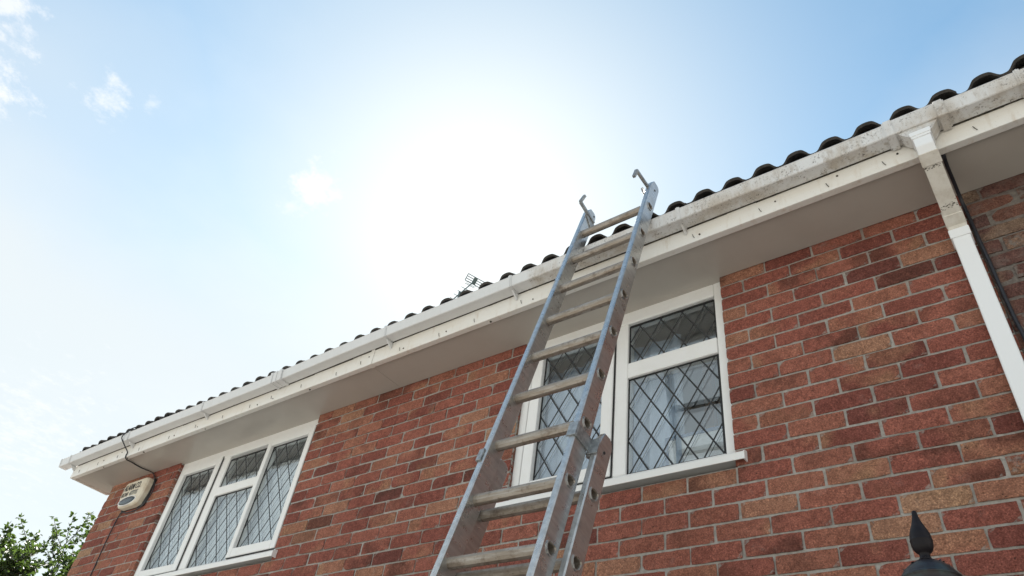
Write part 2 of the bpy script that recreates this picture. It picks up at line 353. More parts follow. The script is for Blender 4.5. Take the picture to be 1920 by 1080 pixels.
# ------------------------------------------------------------------ the house
house = tag(empty('house', (-2, 2, GZ)), 'red brick two storey house with white eaves and diamond leaded windows', 'house')
def hp(o):            # parent to the house, keeping world placement
    o.parent = house; o.matrix_parent_inverse = Matrix.Translation(house.location).inverted(); return o
XL, XJ, XR = -5.839, 1.066, 4.2          # wall corner, straight joint behind the downpipe, right end
WL0, WL1, WR0, WR1 = -4.731, -3.0, -1.19, 0.0
ZW = -1.05
def gpos(i):
    if i >= 0: return .225*i
    if i >= -7: return -1.505+(i+7)*.215
    if i >= -13: return -2.855+(i+13)*.225
    return -2.855+(i+13)*.22954
rnd = random.Random(11)
def brick_geo(mb, x0, x1, z0, z1, col, rnd, lo=False, rough=1.):
    yj = rnd.uniform(-.0024, .0020)*rough; tilt = rnd.uniform(-.0012, .0012)*rough; tz = rnd.uniform(-.0012, .0012)*rough
    nx, nz = (1, 1) if lo else (8, 3)
    sx = rnd.uniform(0, 100)
    def P(i, k):
        u = i/nx; w = k/nz; x = x0+(x1-x0)*u; z = z0+(z1-z0)*w; y = yj+tilt*(2*u-1)
        if not lo:
            bi = min(i, nx-i) == 0; bk = min(k, nz-k) == 0
            a = noise.noise((x*41+sx, z*41, sx)); b = noise.noise((x*41, z*41+sx, sx*.7))
            if bk: z += (-1 if w > .5 else 1)*(.0034*abs(a)-.0012)*rough; y += .0016*rough
            if bi: x += (-1 if u > .5 else 1)*(.0034*abs(b)-.0012)*rough; y += .0016*rough
            if bi and bk:
                k2 = .002*rnd.random()**2+.0003; x += (-k2 if u > .5 else k2); z += (-k2 if w > .5 else k2); y -= .0012*rough
                if rnd.random() < .03: x += (-.008 if u > .5 else .008); z += (-.005 if w > .5 else .005)
            if not bi and not bk: y += .0012*noise.noise((x*40, z*40, sx))*rough; x += rnd.uniform(-.004, .004); z += rnd.uniform(-.003, .003)
        z += tz*(2*u-1)
        return (x, y, z)
    vs = [P(i, k) for k in range(nz+1) for i in range(nx+1)]
    fs = [(k*(nx+1)+i, k*(nx+1)+i+1, (k+1)*(nx+1)+i+1, (k+1)*(nx+1)+i) for k in range(nz) for i in range(nx)]
    ring = [i for i in range(nx+1)] + [k*(nx+1)+nx for k in range(1, nz+1)] + [nz*(nx+1)+i for i in range(nx-1, -1, -1)] + [k*(nx+1) for k in range(nz-1, 0, -1)]
    eg = [1. if (i in (0, nx) or k in (0, nz)) else 0. for k in range(nz+1) for i in range(nx+1)]+[1.]*len(ring)
    b = len(vs); vs += [(vs[i][0], .102, vs[i][2]) for i in ring]; n = len(ring)
    fs += [(ring[j], b+j, b+(j+1) % n, ring[(j+1) % n]) for j in range(n)]
    fs.append(tuple(b+j for j in range(n))[::-1])
    mb.add(vs, fs, col, False, eg)
cells = []      # (area in the picture, wall id, x0,x1,z0,z1)
def cell(wall, x0, x1, z0, z1):
    ps = [pix(x, 0, z) for x, z in ((x0, z0), (x1, z0), (x1, z1), (x0, z1))]
    area = 0
    if all(ps):
        cx = sum(p[0] for p in ps)/4; cy = sum(p[1] for p in ps)/4
        if -20 < cx < 1940 and -20 < cy < 1100:
            area = abs(sum(ps[i][0]*ps[(i+1) % 4][1]-ps[(i+1) % 4][0]*ps[i][1] for i in range(4)))/2
    cells.append((area, wall, x0, x1, z0, z1))
NC = 56
for c in range(NC):
    zt, zb = -c*.075, -(c+1)*.075
    solid = [(XL, WL0), (WL1, WR0), (WR1, XJ)] if c < 14 else [(XL, XJ)]
    k = -26 + (0 if c % 2 == 0 else -.5)
    edges = []
    while k < 6: edges.append(gpos(k)); k += 1
    for (s0, s1) in solid:
        cuts = sorted([s0]+[e for e in edges if s0+.045 < e < s1-.045]+[s1])
        for a, b in zip(cuts, cuts[1:]):
            ja = 0 if a == s0 else .005; jb = 0 if b == s1 else .005
            j = lambda q: rnd.uniform(-q, q)
            cell(0, a+ja+(j(.002) if ja else 0), b-jb+(j(.002) if jb else 0), zb+.005+j(.0012), zt-.005+j(.0012))
    e0 = 1.143 if c % 2 == 0 else 1.257
    cuts = [XJ+.004]+[e0+.225*i for i in range(-1, 16) if XJ+.05 < e0+.225*i < XR-.05]+[XR]
    for a, b in zip(cuts, cuts[1:]):
        j = lambda q: rnd.uniform(-q, q)
        cell(1, a+(.006 if a > XJ+.01 else 0)+j(.004), b-(.006 if b < XR else 0)+j(.004), zb+.007+j(.003), zt-.007+j(.003))
order = sorted(range(len(cells)), key=lambda i: -cells[i][0])
single = set(order[:300])
# brickwork backing, stepped round the window openings, 4 mm behind the brick faces
MY = .0045
mw = MB()
mw.box(XL+.004, WL0-.004, MY, .10, ZW+.002, -.004); mw.box(WL1+.004, WR0-.004, MY, .10, ZW+.002, -.004); mw.box(WR1+.004, XJ, MY, .10, ZW+.002, -.004)
mw.box(XL+.004, XJ, MY, .10, GZ, ZW)
wall0 = tag(hp(mw.build('wall', 'mortar')), 'red brick front wall with grey mortar joints')
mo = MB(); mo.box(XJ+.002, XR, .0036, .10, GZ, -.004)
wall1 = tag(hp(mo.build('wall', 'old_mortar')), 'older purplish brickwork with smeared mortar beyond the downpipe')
rest = [MB(), MB()]
for i, (area, w, x0, x1, z0, z1) in enumerate(cells):
    if x1-x0 < .02: continue
    rr = random.Random(1000+i)
    col = (min(1, max(0, rr.betavariate(2.0, 2.2))), rr.random(), rr.random())
    lo = area == 0
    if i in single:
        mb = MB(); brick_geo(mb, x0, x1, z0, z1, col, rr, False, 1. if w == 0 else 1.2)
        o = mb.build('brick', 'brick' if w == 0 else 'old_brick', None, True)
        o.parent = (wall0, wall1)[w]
    else:
        brick_geo(rest[w], x0, x1, z0, z1, col, rr, lo, 1. if w == 0 else 1.2)
for w, mb in enumerate(rest):
    o = mb.build('brickwork', ('brick', 'old_brick')[w], (wall0, wall1)[w], True); o['kind'] = 'stuff'
for o in list(wall0.children)+list(wall1.children): o.matrix_parent_inverse = Matrix()
# gable and rear walls
gb = MB(); gb.box(XL+.004, XL+.10, .1035, 7.6, GZ, .02); gb.box(XL+.1, XR, 7.5, 7.6, GZ, .0); gb.box(XR-.1, XR-.002, .1035, 7.5, GZ, 0)
gb.add([(XL+.004, .10, .0), (XL+.004, 7.6, .0), (XL+.004, 3.85, 2.2), (XL+.1, .10, .0), (XL+.1, 7.6, .0), (XL+.1, 3.85, 2.2)], [(0, 2, 1), (3, 4, 5), (0, 3, 5, 2), (1, 2, 5, 4)])
hp(gb.build('gable_wall', 'old_brick', None, True))

# ------------------------------------------------------------------ eaves: soffit, fascia, gutter
SZ = -.012; FY = -.302; XE = -6.05; GB = .080
SAGT = [(-7, .002), (-5.5, .004), (-4.8, .003), (-3.85, -.006), (-3.2, -.008), (-2.05, .005), (-1.2, .0), (.1, -.005), (.6, -.009), (1.5, -.009), (5, -.004)]
def sag0(x):
    for (a, u), (b, v) in zip(SAGT, SAGT[1:]):
        if a <= x <= b:
            t = (x-a)/(b-a); t = t*t*(3-2*t); return u+(v-u)*t
    return 0
sf = MB()
joints = [XE+.012, -5.86, -2.205, 1.62, XR]
for a, b in zip(joints, joints[1:]):
    y1 = .06 if b < -5.8 else -.0035
    sf.box(a+.0012, b-.0012, -.2625, y1, SZ, SZ+.009)
sf.box(WL0+.002, WL1-.002, -.0032, .10, SZ, SZ+.012); sf.box(WR0+.002, WR1-.002, -.0032, .10, SZ, SZ+.012)
soffit = hp(sf.build('soffit', 'soffit_upvc', None))
fa = MB()
prof = [(FY, -.026), (FY-.001, .20), (FY+.018, .20), (FY+.018, -.010), (-.266, -.010), (-.266, -.026)]
for a, b in ((XE, -2.192), (-2.186, 1.86), (1.866, XR)):
    fa.prism(prof, a, b, lambda p, q, s: (s, p, q))
fascia = hp(fa.build('fascia', 'fascia_upvc', None, bevel=.003))
jt = MB()
for xj in (-2.189, 1.863):
    jt.prism([(FY-.004, -.029), (FY-.004, .10), (FY-.0012, .10), (FY-.0012, -.0268), (-.266, -.0268), (-.266, -.029)], xj-.016, xj+.016, lambda p, q, s: (s, p, q))
jo = jt.build('joint_trim', 'fascia_upvc', fascia, bevel=.001); jo.matrix_parent_inverse = Matrix()
nl = MB(); rn = random.Random(5)
x = XE+.12
while x < XR-.1:
    zz = rn.uniform(-.006, .012); xx = x+rn.uniform(-.03, .03)
    nl.tube([(xx, FY-.0025, zz+.020), (xx+.004, FY-.0035, zz+.004), (xx+.009, FY-.0025, zz-.008)], .0016, 5)
    if rn.random() < .75:
        x2 = xx+rn.uniform(.03, .1); z2 = rn.uniform(-.006, .045); nl.tube([(x2, FY-.004, z2), (x2, FY+.003, z2)], rn.uniform(.003, .0055), 7)
    if rn.random() < .35:
        x2 = xx+rn.uniform(.03, .2); nl.tube([(x2, -.283, -.0245), (x2, -.283, -.031)], rn.uniform(.004, .007), 6)
    x += rn.uniform(.26, .40)
gl_ = MB(); rg = random.Random(12); x = XE+.05  # dark strip painting in the shade of the gap between gutter and fascia
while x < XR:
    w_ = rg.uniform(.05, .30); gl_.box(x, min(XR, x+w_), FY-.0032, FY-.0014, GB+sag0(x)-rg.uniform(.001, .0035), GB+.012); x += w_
go_ = gl_.build('grime_line', 'black_mould', fascia); go_.matrix_parent_inverse = Matrix(); go_['kind'] = 'stuff'  # painted shade of the gap between gutter and fascia
no = nl.build('nails', 'black_mould', fascia); no['kind'] = 'stuff'; no.matrix_parent_inverse = Matrix()
# boxed end and bargeboard of the gable
be = MB(); be.box(XE-.004, XE+.011, FY+.019, .062, -.026, .17)
be.add([(XE-.004, .062, -.026), (XE-.004, .062, .17), (XE-.004, 3.85, 2.36), (XE-.004, 3.85, 2.17), (XE+.016, .062, -.026), (XE+.016, .062, .17), (XE+.016, 3.85, 2.36), (XE+.016, 3.85, 2.17)],
       [(0, 1, 2, 3), (4, 7, 6, 5), (0, 4, 5, 1), (1, 5, 6, 2), (2, 6, 7, 3), (3, 7, 4, 0)])
hp(be.build('bargeboard', 'fascia_upvc', None))
# square section gutter, open at the top
GY0, GY1, GB, GT = -.311, -.380, .080, .147
gp = [(GY0, GB), (GY1+.004, GB), (GY1, GB+.004), (-.389, GT-.008), (-.392, GT-.004), (-.390, GT), (-.382, GT), (-.381, GT-.006), (-.3765, GB+.006), (GY0-.003, GB+.004), (GY0-.003, GT+.012), (GY0, GT+.012)]
gu = MB()
sag = sag0
xs = [-6.205+i*.11 for i in range(0, 95)]; xs = [x for x in xs if x < XR]+[XR]
for a, b in zip(xs, xs[1:]):
    n = len(gp); vs = [(a, p, q+sag(a)) for p, q in gp]+[(b, p, q+sag(b)) for p, q in gp]
    gu.add(vs, [(i, n+i, n+(i+1) % n, (i+1) % n) for i in range(n)])
gutter = hp(gu.build('gutter', 'gutter_upvc', None))
def gchild(mb, name, mat='gutter_upvc', bevel=.0015):
    o = mb.build(name, mat, gutter, bevel=bevel); o.matrix_parent_inverse = Matrix(); return o
def shell(mb, a, b, off, back=.0):     # strap that wraps the gutter's outside by off
    o = [(GY0+.002, GB-off-back), (GY1+.003-off, GB-off), (GY1-off, GB+.004-off), (-.389-off, GT-.006), (-.390-off, GT+.005), (-.380, GT+.006)]
    i = [(-.380, GT+.0015), (-.3905, GT+.0005), (-.3905, GT-.006), (GY1-.0005, GB+.003), (GY1+.004, GB-.0006), (GY0+.002, GB-.0006)]
    pr = o+i; zz = sag((a+b)/2)
    mb.prism(pr[::-1], a, b, lambda p, q, s: (s, p, q+zz))
for bx in (-6.04, -5.04, -3.975, -2.02, -1.045, -.028, 1.393, 2.4, 3.4):
    mb = MB(); shell(mb, bx-.010, bx+.010, .004); shell(mb, bx-.003, bx+.003, .0065)
    mb.prism([(GY0+.003, GB-.003), (-.355, GB-.003), (-.350, GB-.010), (FY-.0015, GB-.045), (FY-.0015, GB-.003)][::-1], bx-.005, bx+.005, lambda p, q, s: (s, p, q))
    gchild(mb, 'bracket')
mb = MB(); shell(mb, -3.135, -3.02, .006); shell(mb, -3.14, -3.118, .011); shell(mb, -3.04, -3.018, .011); shell(mb, -3.088, -3.072, .010); gchild(mb, 'union')
mb = MB(); e = [(p-(.004 if p < -.34 else 0), q-(.004 if q < .1 else 0)) for p, q in [(GY0, GB), (GY1+.004, GB), (GY1, GB+.004), (-.391, GT-.006), (-.390, GT+.004), (GY0, GT+.012)]]
mb.prism(e, -6.222, -6.204, lambda p, q, s: (s, p, q+sag(s))); gchild(mb, 'stop_end')
# running outlet over the downpipe
PX0, PX1 = .992, 1.057
mb = MB(); shell(mb, .905, 1.14, .0055); shell(mb, .912, .942, .012, .006); shell(mb, 1.104, 1.134, .012, .006)
zo = sag(1.02)
fl = [(.950, GB-.005), (1.096, GB-.005), (1.075, .042), (1.064, .030), (.984, .030), (.973, .042)]
mb.prism(fl[::-1], GY1+.004, GY0-.001, lambda p, q, s: (p, s, q+zo))
gchild(mb, 'outlet')

# ------------------------------------------------------------------ roof: timber deck under rows of double roman tiles
PITCH_R = R(30); ED = -.345
def zoff(x):
    T = [(-7, .012), (-6.1, .014), (-5.75, -.012), (-5, -.006), (-4.7, -.005), (-3.7, -.024), (-2.9, -.026), (-2.0, -.022), (-1.7, -.010), (-1.0, .0), (.1, .007), (.5, -.001), (1.15, -.001), (1.3, .002), (1.5, .022), (1.8, .012), (5, .0)]
    for (a, u), (b, v) in zip(T, T[1:]):
        if a <= x <= b: return u+(v-u)*(x-a)/(b-a)
    return 0
def roll(d):           # height of the roll at distance d from its crest
    d = ((d+.075) % .15)-.075
    a = abs(d); w = .062 if d < 0 else .056
    h = math.sqrt(max(0, 1-(a/.058)**2)) if a < .030 else 0
    if a >= .030:
        q = min(1, (a-.030)/(w-.022)); h = .8556*(.5+.5*math.cos(math.pi*(.18+.82*q)))/(.5+.5*math.cos(math.pi*.18))
    return .037*h
ncs = 41
tm = MB(); pts = [i*.30/(ncs-1) for i in range(ncs)]
prof_t = [(u, roll(u-.10)) for u in pts]; th = .014
for v0, v1, z0, z1 in ((0, .42, 0, -.016),):
    rows = [(v0, z0), (.14, -.0053), (.28, -.0107), (v1, z1)]
    vs = []
    for v, zz in rows: vs += [(u, v, h+zz+th) for u, h in prof_t]
    for v, zz in rows: vs += [(u, v, h+zz) for u, h in prof_t]
    fs = []; nr = len(rows)
    for r_ in range(nr-1):
        for i in range(ncs-1):
            a = r_*ncs+i; fs.append((a, a+1, a+ncs+1, a+ncs)); b = a+nr*ncs; fs.append((b, b+ncs, b+ncs+1, b+1))
    for i in range(ncs-1): a = i; b = i+nr*ncs; fs.append((a, b, b+1, a+1)); a = (nr-1)*ncs+i; b = a+nr*ncs; fs.append((a, a+1, b+1, b))
    for r_ in range(nr-1):
        for i in (0, ncs-1): a = r_*ncs+i; b = a+nr*ncs; fs.append((a, a+ncs, b+ncs, b))
    tm.add(vs, fs, None, False)
tile_me = tm.mesh('tile', 'roof_tile')
dk = MB()
def slope(y): return .178+(y-ED)*math.tan(PITCH_R)
y0 = -.30
dk.add([(XE+.02, y0, slope(y0)-.02), (XR, y0, slope(y0)-.02), (XR, 3.85, slope(3.85)-.02), (XE+.02, 3.85, slope(3.85)-.02), (XR, 7.95, slope(-.25)-.02), (XE+.02, 7.95, slope(-.25)-.02)], [(0, 1, 2, 3), (3, 2, 4, 5)])
# mortar and comb filler that closes the hollows of the tile rolls at the eaves
fx = [XE-.12+i*.0125 for i in range(int((XR-XE+.1)/.0125))]
vs = []; fs = []
for x in fx:
    h = roll(x-.095); zz = slope(ED)+zoff(x); vs += [(x, ED+.022, zz-.03), (x, ED+.022, zz+h-.001), (x, ED+.09, zz-.0)]
for i in range(len(fx)-1): a = 3*i; fs += [(a, a+3, a+4, a+1), (a+1, a+4, a+5, a+2)]
dk.add(vs, fs)
roof = tag(hp(dk.build('roof', 'dark_timber', None)), 'dark roof of rolled concrete tiles')
ridge = MB(); ridge.tube([(XE-.1, 3.85, slope(3.85)+.0), (XR, 3.85, slope(3.85)+.0)], .12, 12)
o = ridge.build('ridge', 'roof_tile', roof); o.matrix_parent_inverse = Matrix()
rt_ = random.Random(3)
x = -.005-.30*20.666666
x = .095-.10-.30*21
nrow = 9
for rw in range(nrow):
    for i in range(36):
        tx = x+.30*i
        if tx < XE-.25 or tx > XR: continue
        t = bpy.data.objects.new('tile', tile_me); COL.objects.link(t); t.parent = roof
        yy = ED+rw*.345*math.cos(PITCH_R)*1.0; zz = .178+rw*.345*math.sin(PITCH_R)
        xo = tx+rt_.uniform(-.002, .002); za, zb = zoff(tx+.10), zoff(tx+.25)
        t.location = (xo, yy+rt_.uniform(-.004, .004), zz+(za if rw == 0 else 0)+rt_.uniform(-.005, .005)-(zb-za)*.66)
        t.rotation_euler = (PITCH_R, -math.atan((zb-za)/.15)+rt_.uniform(-.018, .018), rt_.uniform(-.008, .008))
        if rw: t.rotation_euler = (PITCH_R, 0, 0); t.location.z = zz+.004
chm = MB(); chm.box(-5.6, -4.7, 3.45, 4.2, 1.8, 3.5); chm.box(-5.65, -4.65, 3.40, 4.25, 3.42, 3.54); chm.lathe([(.12, 3.5), (.11, 3.85), (.13, 3.85), (.13, 3.9), (.09, 3.9), (.09, 3.5)], (-5.35, 3.8, 0)); chm.lathe([(.12, 3.5), (.11, 3.85), (.13, 3.85), (.13, 3.9), (.09, 3.9), (.09, 3.5)], (-4.95, 3.8, 0))
o = chm.build('chimney', 'old_brick', roof, True); o.matrix_parent_inverse = Matrix()

# ------------------------------------------------------------------ downpipe: socket, swan neck and pipe
DY0, DY1 = -.075, -.010
pw = MB(); pw.box(PX0, PX1, DY0, DY1, GZ, -.262)
pipe = hp(pw.build('downpipe', 'pipe_upvc', None, bevel=.006))
def pchild(mb, name, mat, bevel=.004):
    o = mb.build(name, mat, pipe, bevel=bevel); o.matrix_parent_inverse = Matrix(); return o
YC0, YC1 = -.378, -.313
mb = MB(); mb.box(PX0-.003, PX1+.003, YC0-.003, YC1+.003, -.002, .032); mb.box(PX0-.006, PX1+.006, YC0-.006, YC1+.006, .010, .034); pchild(mb, 'socket', 'pipe_upvc', .002)
def sweep(path, w0, w1):   # rectangular section pipe in the y-z plane: path of ((y,z) outer, (y,z) inner)
    mb = MB(); vs = []
    for (a, b) in path: vs += [(w0, a[0], a[1]), (w1, a[0], a[1]), (w1, b[0], b[1]), (w0, b[0], b[1])]
    fs = [(0, 1, 2, 3)]; n = len(path)
    for i in range(n-1):
        for k in range(4): fs.append((4*i+k, 4*(i+1)+k, 4*(i+1)+(k+1) % 4, 4*i+(k+1) % 4))
    fs.append(tuple(4*(n-1)+k for k in (3, 2, 1, 0))); mb.add(vs, fs); return mb
# upper bend: vertical then turning in under the soffit
pchild(sweep([((YC0, -.001), (YC1, -.001)), ((YC0, -.052), (YC1, -.030)), ((YC0+.022, -.082), (YC1+.02, -.048))], PX0, PX1), 'bend', 'pipe_upvc', .004)
dvec = Vector((0, .245, -.165)); dn = dvec.normalized(); nn = Vector((0, -dn.z, dn.y))*-.065   # outward-down normal of the sloping pipe
A0 = Vector((0, YC0+.020, -.080)); B0 = Vector((0, DY0-.004, -.232))
lowv = (B0-A0).normalized(); offn = Vector((0, -lowv.z, lowv.y)); offn = offn if offn.z > 0 else -offn
q = lambda v: (v.y, v.z)
pchild(sweep([(q(A0), q(A0+offn*.062)), (q(B0), q(B0+offn*.062))], PX0, PX1), 'sloping_pipe', 'grimy_pipe', .004)
for tt, ln in ((.0, .055), (.86, .055)):
    a = A0+(B0-A0)*tt-offn*.0035; b = a+lowv*ln
    pchild(sweep([(q(a), q(a+offn*.069)), (q(b), q(b+offn*.069))], PX0-.0035, PX1+.0035), 'collar', 'grimy_pipe', .002)
rm = random.Random(8)
for tt in (.20, .74):      # lines of black mould in the collar joints
    mb = MB()
    for i in range(26):
        u = PX0+.002+(PX1-PX0-.004)*rm.random(); c = A0+(B0-A0)*(tt+rm.gauss(0, .020))-offn*.0012
        s1 = rm.uniform(.0012, .0042); s2 = rm.uniform(.0008, .002)
        cc = Vector((u, c.y, c.z)); e1 = Vector((s1, 0, 0)); e2 = lowv*s2
        mb.add([cc-e1, cc-e1*.3-e2, cc+e1-e2*.4, cc+e1*.6+e2, cc-e1*.4+e2], [(0, 1, 2, 3, 4)])
        mb.add([v+offn*.0012 for v in (cc-e1, cc-e1*.3-e2, cc+e1-e2*.4, cc+e1*.6+e2, cc-e1*.4+e2)], [(4, 3, 2, 1, 0)])
    o = pchild(mb, 'mould', 'black_mould', 0); o['kind'] = 'stuff'
mb = MB(); mb.box(PX0-.0045, PX1+.0045, DY0-.0045, DY1+.0045, -.300, -.255); pchild(mb, 'pipe_socket', 'pipe_upvc', .003)
mb = MB(); mb.box(PX0-.002, PX1+.002, DY0-.002, DY1+.002, -.258, -.228); pchild(mb, 'lower_bend', 'grimy_pipe', .004)
for zc_ in (-1.75, -3.3):
    mb = MB(); mb.box(PX0-.005, PX1+.005, DY0-.005, 0.004, zc_-.02, zc_+.02); pchild(mb, 'clip', 'pipe_upvc', .002)

# ------------------------------------------------------------------ windows
FYW = .027; GLY = .046
def bar(mb, x0, x1, z0, z1, y0, y1): mb.box(x0, x1, y0, y1, z0, z1)
def window(x0, x1, zb, glasses, mull, transoms, sashes, sill, label):
    fr = MB(); f = .052
    bar(fr, x0, x0+f, zb, .0, FYW, .10); bar(fr, x1-f+.004, x1, zb, .0, FYW, .10)
    bar(fr, x0+f, x1-f+.004, -.088, .0, FYW+.0005, .0995); bar(fr, x0+f, x1-f+.004, zb, zb+.024, FYW+.0005, .0995)
    for a, b in mull: bar(fr, a, b, zb+.0235, -.0875, FYW+.001, .099)
    for a, b, c, d in transoms: bar(fr, a, b, c, d, FYW-.001, .0985)
    win = tag(hp(fr.build('window', 'frame_upvc', None, bevel=.006)), label)
    def ch(mb, name, mat, bevel=0.):
        o = mb.build(name, mat, win, bevel=bevel); o.matrix_parent_inverse = Matrix(); return o
    for (a, b, c, d), (ga, gb, gc, gd) in sashes:      # opening lights, proud of the frame
        sm = MB(); ys = FYW-.012
        sm.box(a, ga, ys, .085, c, d); sm.box(gb, b, ys, .085, c, d); sm.box(ga, gb, ys+.0004, .0846, c, gc); sm.box(ga, gb, ys+.0004, .0846, gd, d)
        ch(sm, 'sash', 'frame_upvc', .005)
        gk = MB(); e = .004
        for bx in ((a-e, a, c-e, d+e), (b, b+e, c-e, d+e), (a, b, c-e, c), (a, b, d, d+e)): gk.box(bx[0], bx[1], FYW-.0035, FYW+.003, bx[2], bx[3])
        ch(gk, 'seal', 'gasket')
    for (a, b, c, d) in glasses:
        pg = MB(); pg.box(a-.008, b+.008, GLY, GLY+.004, c-.008, d+.008); ch(pg, 'pane', 'glass')
        pg = MB(); pg.box(a-.008, b+.008, GLY+.020, GLY+.024, c-.008, d+.008); ch(pg, 'pane', 'glass')
        gk = MB(); e = .007
        for bx in ((a-.004, a+e, c, d), (b-e, b+.004, c, d), (a+e, b-e, c-.004, c+e), (a+e, b-e, d-e, d+.004)): gk.box(bx[0], bx[1], GLY-.005, GLY-.0006, bx[2], bx[3])
        ch(gk, 'gasket', 'gasket')
        # diamond leads on both faces of the glazing unit
        ld = MB(); hw, hh = .06, .0955; nx0, nz0 = (-.348, -.687) if x1 > -1.5 else (-3.244, -.904)
        for sgn in (1, -1):
            for kk in range(-60, 60):
                # line (x-nx0)/hw + sgn*(z-nz0)/hh = 2*kk
                pts = []
                for xx in (a, b):
                    z = nz0+sgn*hh*(2*kk-(xx-nx0)/hw)
                    if c <= z <= d: pts.append((xx, z))
                for z in (c, d):
                    xx = nx0+hw*(2*kk-sgn*(z-nz0)/hh)
                    if a < xx < b: pts.append((xx, z))
                if len(pts) < 2: continue
                p0, p1 = pts[0], pts[1]; dvx = Vector((p1[0]-p0[0], 0, p1[1]-p0[1]))
                if dvx.length < .01: continue
                nv = Vector((-dvx.z, 0, dvx.x)).normalized()*.0040
                for yf, tk, ds in ((GLY, -.0022-(.0003 if sgn > 0 else 0), 1), (GLY+.0245, .0016+(.0003 if sgn > 0 else 0), 1)):
                    nv_ = nv; nv = nv*(.55 if yf > GLY+.01 else 1.); P0 = Vector((p0[0], yf, p0[1])); P1 = Vector((p1[0], yf, p1[1])); tv = Vector((0, tk, 0))
                    ld.add([P0-nv, P0+nv, P1+nv, P1-nv, P0-nv*.5+tv, P0+nv*.5+tv, P1+nv*.5+tv, P1-nv*.5+tv], [(4, 5, 6, 7), (0, 4, 7, 3), (1, 2, 6, 5), (0, 1, 5, 4), (3, 7, 6, 2)]); nv = nv_
        ch(ld, 'lead_lattice', 'lead')
    sm = MB(); s0, s1 = sill
    prs = [(.09, zb-.002), (-.022, zb-.012), (-.030, zb-.018), (-.030, zb-.050), (-.024, zb-.050), (-.024, zb-.034), (.09, zb-.030)]
    sm.prism(prs, s0, s1, lambda p, q, s: (s, p, q)); ch(sm, 'sill', 'frame_upvc', .002)
    for e0, e1 in ((s0-.006, s0), (s1, s1+.006)):
        cp = MB(); cp.prism([(.02, zb+.0), (-.023, zb-.010), (-.032, zb-.018), (-.032, zb-.052), (.02, zb-.052)], e0, e1, lambda p, q, s: (s, p, q)); ch(cp, 'end_cap', 'frame_upvc', .0015)
    return win
wr = window(WR0, WR1, -.985, [(-1.064, -.668, -.893, -.118), (-.529, -.052, -.346, -.100), (-.531, -.055, -.96, -.436)],
       [(-.600, -.529)], [(-.529, -.05, -.436, -.346)], [((-1.128, -.606, -.958, -.060), (-1.064, -.668, -.893, -.118))], (-1.225, .045),
       'white window with diamond leads behind the ladder')
wl = window(WL0, WL1, -.985, [(-4.633, -4.197, -.913, -.132), (-4.040, -3.572, -.351, -.115), (-4.036, -3.56, -.963, -.42), (-3.506, -3.087, -.895, -.125)],
       [(-4.122, -4.037), (-3.57, -3.555)], [(-4.037, -3.56, -.42, -.351)], [((-4.69, -4.136, -.966, -.075), (-4.633, -4.197, -.913, -.132)), ((-3.55, -3.035, -.955, -.072), (-3.506, -3.087, -.895, -.125))], (-4.765, -2.965),
       'white window with diamond leads and net curtains at the gable end')
# mastic bead and mortar fillet at the left jamb of the window behind the ladder
mb = MB(); rj = random.Random(4)
for i in range(30):
    z = -.3-.65*i/30; mb.tube([(WR0-.004+rj.uniform(-.006, .006), .012, z), (WR0-.002+rj.uniform(-.006, .006), .008, z-.024)], rj.uniform(.004, .008), 6)
o = mb.build('jamb_filler', 'mortar', wr); o.matrix_parent_inverse = Matrix(); o['kind'] = 'stuff'
# rooms behind
for x0, x1 in ((WL0-.5, WL1+.5), (WR0-.4, WR1+.6)):
    rm_ = MB(); ya, yb, za, zb_ = .112, 2.6, -2.3, .12
    v = [(x0, ya, za), (x1, ya, za), (x1, yb, za), (x0, yb, za), (x0, ya, zb_), (x1, ya, zb_), (x1, yb, zb_), (x0, yb, zb_)]
    rm_.add(v, [(0, 1, 2, 3), (4, 7, 6, 5), (1, 5, 6, 2), (2, 6, 7, 3), (3, 7, 4, 0)])
    hp(rm_.build('room', 'plaster', None))

# ------------------------------------------------------------------ things inside the windows
def curtain(x0, x1, z0, z1, y, mat, amp, freq, label, grp=None, seed=0, slant=0.):
    mb = MB(); n = int((x1-x0)/.006); rows = 6; vs = []; rc = random.Random(seed); ph = [rc.uniform(0, 6) for _ in range(4)]
    for k in range(rows+1):
        w = k/rows; z = z0+(z1-z0)*w
        for i in range(n+1):
            u = i/n; x = x0+(x1-x0)*u+slant*(1-w)
            yy = y+amp*(math.sin(x*freq+ph[0])+.5*math.sin(x*freq*1.9+ph[1])+.3*math.sin(x*freq*.43+ph[2]))*(.7+.5*(1-w))
            vs.append((x, yy, z+.004*math.sin(x*freq*.5+ph[3])))
    fs = [(k*(n+1)+i, k*(n+1)+i+1, (k+1)*(n+1)+i+1, (k+1)*(n+1)+i) for k in range(rows) for i in range(n)]
    o = mb.add(vs, fs, None, True).build('net_curtain', mat); md = o.modifiers.new('s', 'SOLIDIFY'); md.thickness = .0015
    return tag(o, label, 'curtain', grp)
curtain(WL0+.02, -3.86, -1.0, -.225, .125, 'net_curtain', .010, 62, 'white net curtain in the left half of the gable end window', 'net curtains', 1)
curtain(-3.85, WL1-.02, -1.0, -.225, .125, 'net_curtain', .010, 62, 'white net curtain in the right half of the gable end window', 'net curtains', 2)
curtain(WR0+.02, -.30, -1.0, -.14, .17, 'blue_curtain', .016, 48, 'pale curtain on the left in the window behind the ladder', 'net curtains', 3)
sh = tag(empty('shelf_unit', (-.12, .62, -1.0)), 'brown wooden shelf unit inside the window behind the ladder', 'shelf')
def shp(mb, name, mat='pine_wood'):
    o = mb.build(name, mat, sh, bevel=.003); o.matrix_parent_inverse = Matrix.Translation(sh.location).inverted(); return o
for xx in (-.36, .30): mb = MB(); mb.box(xx, xx+.05, .55, .60, -1.4, .05); shp(mb, 'post')
